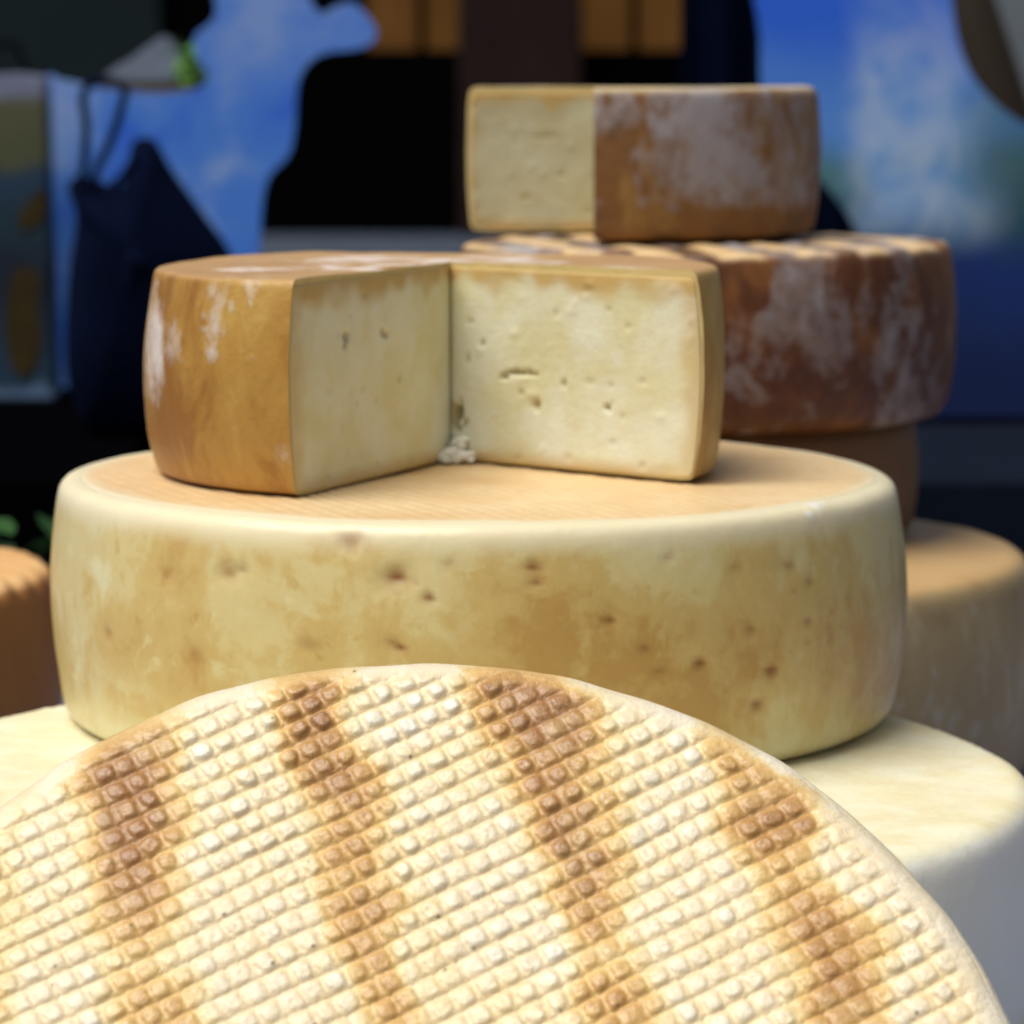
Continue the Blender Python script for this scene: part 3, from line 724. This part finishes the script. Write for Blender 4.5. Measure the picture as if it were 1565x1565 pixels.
# body of the wheel: rim, side and back
Pb = []
for r in np.arange(.0008, RF - BR_, .004): Pb.append((r, 0.0))
for a in np.linspace(0, math.pi / 2, 26): Pb.append((RF - BR_ + BR_ * math.sin(a), -BR_ + BR_ * math.cos(a)))
for s in np.linspace(0, 1, 24)[1:-1]: Pb.append((RF + .004 * (1 - (2 * s - 1) ** 2), -BR_ - s * (TF - 2 * BR_)))
for a in np.linspace(0, math.pi / 2, 10): Pb.append((RF - BR_ + BR_ * math.cos(a), -TF + BR_ - BR_ * math.sin(a)))
for r in np.linspace(RF - BR_, .0008, 10)[1:]: Pb.append((r, -TF))
Pb = np.array(Pb); nt = 640; th = np.linspace(0, 2 * math.pi, nt, endpoint=False); wv = wob(th)
rb = Pb[None, :, 0] * wv[:, None]; Vb = np.stack([rb * np.cos(th)[:, None], rb * np.sin(th)[:, None], np.broadcast_to(Pb[None, :, 1], rb.shape)], -1)
low = .0032 * sstep(RF - BR_ * .30, RF - BR_ * .62, Pb[:, 0])[None] * (Pb[None, :, 1] > -BR_)
Vb[..., 2] -= low
Vb[..., :2] *= (1 + .0018 * fbm(Vb, 60, 6, 3) * (Pb[None, :, 1] < -BR_ * .3))[..., None]
bb_ = .46 * brown_at(Vb[..., 0], Vb[..., 1]) * sstep(-.03, -.004, Vb[..., 2])
mk('side_rind', Vb.reshape(-1, 3), grid_faces(nt, len(Pb), True), MF, front, dict(brown=bb_.reshape(-1), nub=np.full(bb_.size, .7), speck=np.zeros(bb_.size)), recalc=True)

# ------------------------------------------------------------------ things behind: two rear tables
Z_B = .86
M_black = plain('black_cloth', (.0012, .0012, .0018), .95, .3, 20, 0.0); M_slate = plain('slate_cloth', (.008, .012, .022), .95, .25, 14, 0.0)
M_navy = plain('navy_fabric', (.003, .006, .022), .95, .4, 9, 0.02); M_navy2 = plain('navy_panel', (.002, .004, .014), .95, .5, 5, 0.0)
def rear_table(x0, x1, y0, y1, mat, label):
    t = empty('rear_table', ((x0 + x1) / 2, (y0 + y1) / 2, 0)); tag(t, label, 'table')
    child_box('table_top', (x0, y0, Z_B - .03), (x1, y1, Z_B), mat, t, .006)
    # draped cloth with folds, a skirt round the table
    per = []
    nn_ = 240
    for q in np.linspace(0, 1, nn_, endpoint=False):
        L = 2 * ((x1 - x0) + (y1 - y0)); s = q * L
        if s < x1 - x0: per.append((x0 + s, y0, 0, -1))
        elif s < x1 - x0 + y1 - y0: per.append((x1, y0 + s - (x1 - x0), 1, 0))
        elif s < 2 * (x1 - x0) + y1 - y0: per.append((x1 - (s - (x1 - x0) - (y1 - y0)), y1, 0, 1))
        else: per.append((x0, y1 - (s - 2 * (x1 - x0) - (y1 - y0)), -1, 0))
    V = []
    for i, (x, y, nx_, ny_) in enumerate(per):
        for z in (Z_B - .001, Z_B - .1, .4, .02):
            a = .012 * math.sin(i * .55) * (1 - z / Z_B) + .003; V.append((x + nx_ * a, y + ny_ * a, z))
    o = mk('cloth_skirt', np.array(V) - np.array(t.location), grid_faces(nn_, 4, True), mat, t)
    return t
rear_table(-1.3, -.36, 3.15, 4.75, M_black, 'rear table under a black cloth that carries the cow board')
rear_table(.24, 1.3, 3.15, 4.75, M_slate, 'rear table under a slate blue cloth that carries the sky print board')

def sky_print(name, px_m):
    n = N(name); f = n.noise(5.5, 5, .6, .4); f2 = n.noise(14, 4, .6)
    c = n.ramp(n.math('ADD', n.math('MULTIPLY', f, .75), n.math('MULTIPLY', f2, .25)), [(.38, (.04, .19, .95)), (.5, (.09, .29, .97)), (.60, (.26, .45, .97)), (.70, (.42, .56, .97))])
    return n, c
n, c = sky_print('cow_sky_print', 0)
z = n.xyz()[2]
c = n.mix(n.ramp(z, [(.02, 0.0), (.26, 0.0), (.30, .0), (.42, .18)]), c, (.30, .42, .88))
M_cow = n.out(c, .55)
def outline(pts, Y, n=4):
    P = np.array([at_Y(x, y, Y) for x, y in pts]); return smooth_closed(P[:, [0, 2]], n)
Yc = 4.05
foot = 107 + (H - Z_B) * F / Yc + 4
cow_px = [(300, 52), (322, 34), (330, 12), (318, -30), (292, -62), (300, -78), (335, -66), (352, -92), (345, -130), (362, -135), (380, -98), (425, -92), (455, -45), (470, -8), (488, 20), (505, 14),
          (530, 4), (550, 12), (574, 44), (568, 66), (540, 76), (502, 80), (474, 94), (455, 128), (450, 198), (440, 238), (414, 266), (402, 300), (396, 390), (392, foot), (352, foot),
          (345, 470), (318, 405), (150, 400), (136, 470), (132, foot), (76, foot), (72, 470), (70, 300), (70, 128), (92, 122), (160, 136), (240, 142), (300, 136), (318, 116), (306, 96), (296, 74)]
O = outline(cow_px, Yc); base = np.array([at_Y(230, foot, Yc)[0], Z_B + .004])
O[:, 1] = np.maximum(O[:, 1], Z_B + .004)
cowt = empty('cow_board', (base[0], Yc, Z_B + .0005)); tag(cowt, 'flat cow shaped board printed with blue sky, behind the navy bag', 'board')
slab('cow_cutout', O - np.array([base[0], Z_B + .0005]), .012, M_cow, cowt)
child_box('foot_rail', (base[0] - .16, Yc - .05, Z_B + .0005), (base[0] + .14, Yc + .09, Z_B + .0035), M_black, cowt)

# printed board on the right
n = N('meadow_sky_print'); X, Yv, Z = n.xyz()
f = n.noise(7, 5, .6, .5); f2 = n.noise(3.2, 4, .55, .3)
s1 = n.ramp(n.math('ADD', Z, n.math('MULTIPLY', n.math('SUBTRACT', f, .5), .10)), [(.06, (.003, .016, .10)), (.15, (.005, .032, .19)), (.205, (.02, .085, .14)), (.25, (.10, .25, .30)), (.30, (.12, .34, .92)), (.42, (.03, .17, .96))])
pale = n.math('MULTIPLY', n.ramp(n.math('ADD', X, n.math('MULTIPLY', n.math('SUBTRACT', f, .5), .12)), [(-.0 + .05, 0.0), (.10, 1.0), (.17, .9), (.24, 0.0)]), n.ramp(Z, [(.16, 0.0), (.23, .9), (.32, .75), (.46, .25)]))
c = n.mix(pale, s1, n.ramp(n.noise(18, 5, .6, .6), [(.35, (.22, .46, .96)), (.6, (.55, .72, .98))]))
gr = n.math('MULTIPLY', n.ramp(X, [(.15, 0.0), (.22, .8), (.40, .9)]), n.ramp(n.math('ADD', Z, n.math('MULTIPLY', n.math('SUBTRACT', f2, .5), .2)), [(.17, 0.0), (.24, .85), (.31, .7), (.37, 0.0)]))
c = n.mix(gr, c, n.ramp(f, [(.3, (.03, .10, .11)), (.7, (.07, .22, .20))]))
M_meadow = n.out(c, .5)
Yb = 3.72; fb_ = 107 + (H - Z_B) * F / Yb + 3
bpx = [(1165, -130), (1163, 60), (1168, 150), (1205, 215), (1255, 275), (1305, 345), (1325, 430), (1330, fb_), (1700, fb_), (1710, 400), (1690, 265), (1600, 210), (1530, 165), (1484, 112), (1462, 50), (1450, -40), (1440, -130)]
O = outline(bpx, Yb, 5); O[:, 1] = np.maximum(O[:, 1], Z_B + .003); bx0 = at_Y(1200, 300, Yb)[0]
brd = empty('print_board', (bx0, Yb, Z_B + .0005)); tag(brd, 'shaped board printed with blue sky and green meadow, behind the tall stack', 'board')
slab('printed_panel', O - np.array([bx0, Z_B + .0005]), .012, M_meadow, brd)
child_box('foot_rail', (bx0 + .06, Yb - .05, Z_B + .0005), (bx0 + .36, Yb + .09, Z_B + .0030), M_black, brd)
# navy cloth panel behind it
pts = [at_Y(1043, 0, 4.45)[0], at_Y(1420, 0, 4.45)[0]]
npan = empty('cloth_panel', ((pts[0] + pts[1]) / 2, 4.45, Z_B + .0005)); tag(npan, 'dark navy cloth screen standing behind the meadow print board', 'screen')
xs = np.linspace(pts[0], pts[1], 40); V = []
for x in xs:
    for zz_ in np.linspace(0, .62, 8): V.append((x - npan.location.x, .008 * math.sin(x * 90) + .004 * math.sin(x * 37), zz_ + .006))
sheet = mk('cloth', V, grid_faces(40, 8), M_navy2, npan); sm = sheet.modifiers.new('thickness', 'SOLIDIFY'); sm.thickness = .003
for x in (pts[0] + .01, pts[1] - .01):
    o = tube('pole', [(x - npan.location.x, .02, .0), (x - npan.location.x, .02, .64)], .007, M_black, npan)

# navy shoulder bag in front of the cow
Yg = 3.55
gb = 107 + (H - Z_B) * F / Yg
bag_px = [(206, 214), (236, 214), (262, 258), (310, 325), (356, 392), (382, 480), (372, 560), (330, gb - 30), (290, gb), (150, gb), (120, gb - 30), (100, 560), (104, 430), (116, 330), (104, 292), (112, 272), (140, 270), (165, 282), (190, 280), (198, 240)]
O = outline(bag_px, Yg, 4); O[:, 1] = np.maximum(O[:, 1], Z_B + .001); ctr = O.mean(0)
bag = empty('shoulder_bag', (ctr[0], Yg, Z_B)); tag(bag, 'dark navy fabric shoulder bag with upright straps in front of the cow board', 'bag')
V = []; sc_ = [1, .985, .95, .88, .76, .6, .4, .2, .04]; m = len(O)
rings = [(s, -1) for s in sc_[::-1]] + [(s, 1) for s in sc_[1:]]
for s, sg in rings:
    for p in O:
        q = ctr + (p - ctr) * s; th_ = .05 * math.sqrt(max(0, 1 - s * s)); th_ += .004 * float(vnoise(np.array([[q[0], q[1], sg * 1.0]]), 18, 3)[0]) * (s < .97)
        V.append((q[0] - ctr[0], sg * th_, q[1] - Z_B))
Fg = grid_faces(len(rings), m)
ff = [tuple(x) for x in Fg] + [(i * m + m - 1, (i + 1) * m + m - 1, (i + 1) * m, i * m) for i in range(len(rings) - 1)] + [tuple(range(m))[::-1], tuple(range((len(rings) - 1) * m, len(rings) * m))]
mk('bag_body', V, ff, M_navy, bag)
for path in ([(140, 290), (146, 262), (165, 225), (180, 185), (192, 140), (186, 128)], [(122, 290), (130, 240), (132, 190), (126, 150), (134, 130), (160, 122), (186, 128)], [(206, 240), (190, 268), (172, 285)]):
    P = np.array([at_Y(x, y, Yg - .03) for x, y in path]) - np.array([ctr[0], Yg, Z_B])
    P = np.concatenate([P[:1] * 0 + P[0]] + [np.linspace(P[i], P[i + 1], 5)[1:] for i in range(len(P) - 1)])
    tube('strap', P, .0042, M_navy, bag, flat=.5)

# printed carrier bag at the left edge
Yp = 3.93
cb = empty('carrier_bag', (at_Y(10, 500, Yp)[0], Yp, Z_B + .0005)); tag(cb, 'paper carrier bag with olive top and blue print showing a golden figure', 'bag')
n = N('carrier_print'); X, Yv, Z = n.xyz(); f = n.noise(16, 5, .6, .5)
zz_ = n.math('ADD', Z, n.math('MULTIPLY', n.math('SUBTRACT', f, .5), .07))
c = n.ramp(zz_, [(.0, (.12, .20, .36)), (.02, (.01, .045, .09)), (.14, (.003, .011, .032)), (.20, (.006, .035, .06)), (.245, (.012, .045, .10)), (.262, (.09, .10, .045)), (.320, (.11, .115, .06)), (.332, (.22, .25, .38))])
M_carrier = n.out(c, .6)
xl, xr = at_Y(-70, 300, Yp)[0] - cb.location.x, at_Y(74, 300, Yp)[0] - cb.location.x
hB = at_Y(0, 112, Yp)[2] - Z_B
ob = [(xl, 0), (xr + .003, 0), (xr, hB * .6), (xr - .002, hB - .006), (xr - .03, hB), (xl, hB - .004)]
slab('bag_body', ob, .055, M_carrier, cb, .003)
M_gold = plain('golden_print', (.05, .034, .010), .6, .6, 60)
fig = [at_Y(x, y, Yp) for x, y in ((20, 420), (42, 408), (62, 425), (58, 470), (64, 520), (52, 565), (36, 578), (18, 560), (8, 500), (12, 450))]
P = smooth_closed([(p[0] - cb.location.x, p[2] - Z_B) for p in fig], 4); slab('golden_figure', P, .0012, M_gold, cb).location = (0, -.0014, 0)
fig = [at_Y(x, y, Yp) for x, y in ((28, 330), (50, 300), (66, 290), (70, 330), (50, 348), (34, 352))]
P = smooth_closed([(p[0] - cb.location.x, p[2] - Z_B) for p in fig], 4); slab('golden_figure', P, .0012, M_gold, cb).location = (0, -.0014, 0)
tube('handle', [(xl + .02, .02, hB - .01), (xl + .035, .02, hB + .03), (xr - .035, .02, hB + .03), (xr - .02, .02, hB - .01)], .003, M_black, cb)

# dark crate with a grey cloth and greens behind the cow
Yk = 4.22; zk = at_Y(0, 141, Yk)[2]
x0, x1 = at_Y(20, 0, Yk)[0], at_Y(318, 0, Yk)[0]
ck = empty('dark_crate', ((x0 + x1) / 2, Yk + .16, Z_B + .0005)); tag(ck, 'dark slatted crate standing behind the cow board', 'crate')
M_crate = plain('dark_wood', (.03, .025, .012), .7, .4, 12); M_yel = plain('ochre_wood', (.20, .13, .03), .7, .3, 12)
hk = (zk - Z_B - .002); 
for q in range(4):
    for yy in (Yk, Yk + .30):
        child_box('slat', (x0, yy, Z_B + .001 + q * hk / 4), (x1, yy + .012, Z_B + .001 + q * hk / 4 + hk / 4 - .008), M_yel if q == 3 else M_crate, ck, .002)
for xx in (x0, x1 - .02):
    for yy in (Yk + .0125, Yk + .2795): child_box('corner_post', (xx, yy, Z_B + .0008), (xx + .02, yy + .02, zk - .003), M_crate, ck)
child_box('lid', (x0 - .002, Yk - .003, zk - .0025), (x1 + .002, Yk + .315, zk + .004), M_yel, ck)
M_grey = plain('grey_cloth', (.075, .095, .135), .9, .25, 18)
gx = at_Y(240, 100, Yk)[0]
xs = np.linspace(-1, 1, 36); Xg, Yg2 = np.meshgrid(xs, xs, indexing='ij'); rg = np.maximum(np.abs(Xg), np.abs(Yg2) * .95)
hh = .056 * np.clip(1 - rg, 0, 1) ** .85 + .006 * fbm(np.stack([Xg, Yg2], -1), 3.2, 8, 3) * np.clip(1.1 - rg, 0, 1) * 1.2
V = np.stack([Xg * .078, Yg2 * .07, np.maximum(hh, 0) + .0006], -1).reshape(-1, 3)
gcl = mk('folded_cloth', V, grid_faces(36, 36), M_grey, loc=(gx, Yk + .10, zk + .0045)); sm = gcl.modifiers.new('thickness', 'SOLIDIFY'); sm.thickness = .002; sm.offset = 1
tag(gcl, 'crumpled grey cloth heaped to a peak on the dark crate', 'cloth')

def leafy(name, loc, n_leaf, spread, hgt_, size, mats, label, cat, seed):
    rs = np.random.RandomState(seed); root = empty(name, loc); tag(root, label, cat)
    tmpl = np.array([(0, 0, 0), (.35, .25, .05), (.42, .6, .07), (0, 1.0, -.06), (-.42, .6, .07), (-.35, .25, .05), (0, .5, -.04)])
    tf = [(0, 1, 6), (1, 2, 6), (2, 3, 6), (3, 4, 6), (4, 5, 6), (5, 0, 6)]
    meshes = []
    for q in range(len(mats)):
        me = bpy.data.meshes.new('leaf'); me.from_pydata([tuple(v) for v in tmpl], [], tf); me.materials.append(mats[q]); meshes.append(me)
    for s in range(10):
        a = rs.uniform(0, 6.28); e = np.array([math.cos(a) * spread * .6, math.sin(a) * spread * .6, hgt_ * rs.uniform(.5, .9)])
        tube('stem', [(0, 0, 0), e * .5 + [0, 0, hgt_ * .1], e], [.0016, .0013, .0008], mats[0], root, 5)
    for q in range(n_leaf):
        a = rs.uniform(0, 6.28); r = spread * math.sqrt(rs.uniform(0, 1)); zz = hgt_ * rs.uniform(.15, 1) * (1 - .35 * (r / spread) ** 2)
        o = bpy.data.objects.new('leaf', meshes[q % len(mats)]); COL.objects.link(o); o.parent = root
        o.location = (r * math.cos(a), r * math.sin(a), zz); s = size * rs.uniform(.6, 1.3); o.scale = (s, s, s)
        o.rotation_euler = (rs.uniform(-.6, .9), rs.uniform(-.7, .7), a - 1.57 + rs.uniform(-.8, .8))
    return root
G1 = plain('leaf_dark', (.012, .045, .014), .5, .4, 30); G2 = plain('leaf_green', (.03, .10, .025), .5, .4, 30); G3 = plain('leaf_light', (.14, .34, .06), .5, .3, 30)
leafy('herb_bunch', (at_Y(38, 800, 2.01)[0], 2.01, Z_R), 110, .085, .098, .024, [G1, G2, G1], 'dark green leafy herb bunch behind the orange brown ridged wheel', 'herbs', 3)
leafy('green_sprig', (at_Y(286, 80, Yk)[0], Yk + .03, zk + .004), 34, .017, .062, .018, [G3, G3], 'bright green leafy sprig on the dark crate beside the grey cloth', 'sprig', 5)

# timber prop and shop front across the street
M_timber = plain('brown_timber', (.022, .0155, .011), .7, .4, 9)
p0, p1 = at_Y(1612, 420, 4.9), at_Y(1474, 10, 4.9); dv = (p1 - p0); bot = p0 + dv * ((0 - p0[2]) / dv[2]); topp = p0 + dv * 2.2
bm = bmesh.new()
px_ = tube('timber_prop', [bot, bot + (topp - bot) * .5, topp], .043, M_timber, None, 10); tag(px_, 'brown timber prop leaning behind the meadow print board', 'timber')

Ys = 27.0
M_fblk = plain('unlit_shopfront', (.0012, .0012, .0014), .9, .3, 2, .02); M_teal = plain('dark_teal_wall', (.010, .020, .024), .8, .3, 2)  # black colour stands in for the unlit interior of the shop
M_pil = plain('brown_pillar', (.022, .011, .010), .7, .4, 3); M_pale = plain('pale_grey_wall', (.20, .23, .26), .8, .2, 2)
n = N('lit_window_glass'); f = n.noise(1.2, 4); c = n.ramp(f, [(.35, (.30, .115, .012)), (.65, (.42, .18, .025))]); M_win = n.out((.05, .02, .005), .3, emit=c, estr=.17)
sf = empty('shop_front', (0, Ys, 0)); tag(sf, 'dark shop front across the street with amber lit windows and brown pillar', 'building')
wx = lambda p: at_Y(p, 107, Ys)[0]
wz = lambda p: at_Y(0, p, Ys)[2]
zs = wz(76)
child_box('wall', (wx(245), Ys, 0), (wx(1300), Ys + .3, zs), M_fblk, sf)
child_box('wall', (wx(245), Ys, zs + 1.9), (wx(1300), Ys + .3, 5.2), M_fblk, sf)
child_box('side_wall', (wx(-900), Ys - .05, 0), (wx(245), Ys + .3, 5.2), M_teal, sf)
child_box('wall', (wx(245), Ys + .02, zs), (wx(560), Ys + .3, zs + 1.9), M_fblk, sf)  # closed wall; the recess darkness is only in its black colour
child_box('side_wall', (wx(1300), Ys - .05, 0), (wx(2600), Ys + .3, 5.2), M_pale, sf)
child_box('pillar', (wx(703), Ys - .35, 0), (wx(888), Ys - .02, 5.2), M_pil, sf, .03)
child_box('wall', (wx(1150), Ys + .02, zs), (wx(1300), Ys + .3, zs + 1.9), M_fblk, sf)
for (a, b) in ((560, 637), (650, 700), (890, 963), (976, 1150)):
    wdw = child_box('window', (wx(a), Ys + .08, zs), (wx(b), Ys + .10, zs + 1.9), M_win, sf)
for a, b in ((637, 650), (700, 890), (963, 976)):
    child_box('mullion', (wx(a), Ys + .01, zs), (wx(b), Ys + .2, zs + 1.9), M_fblk, sf)
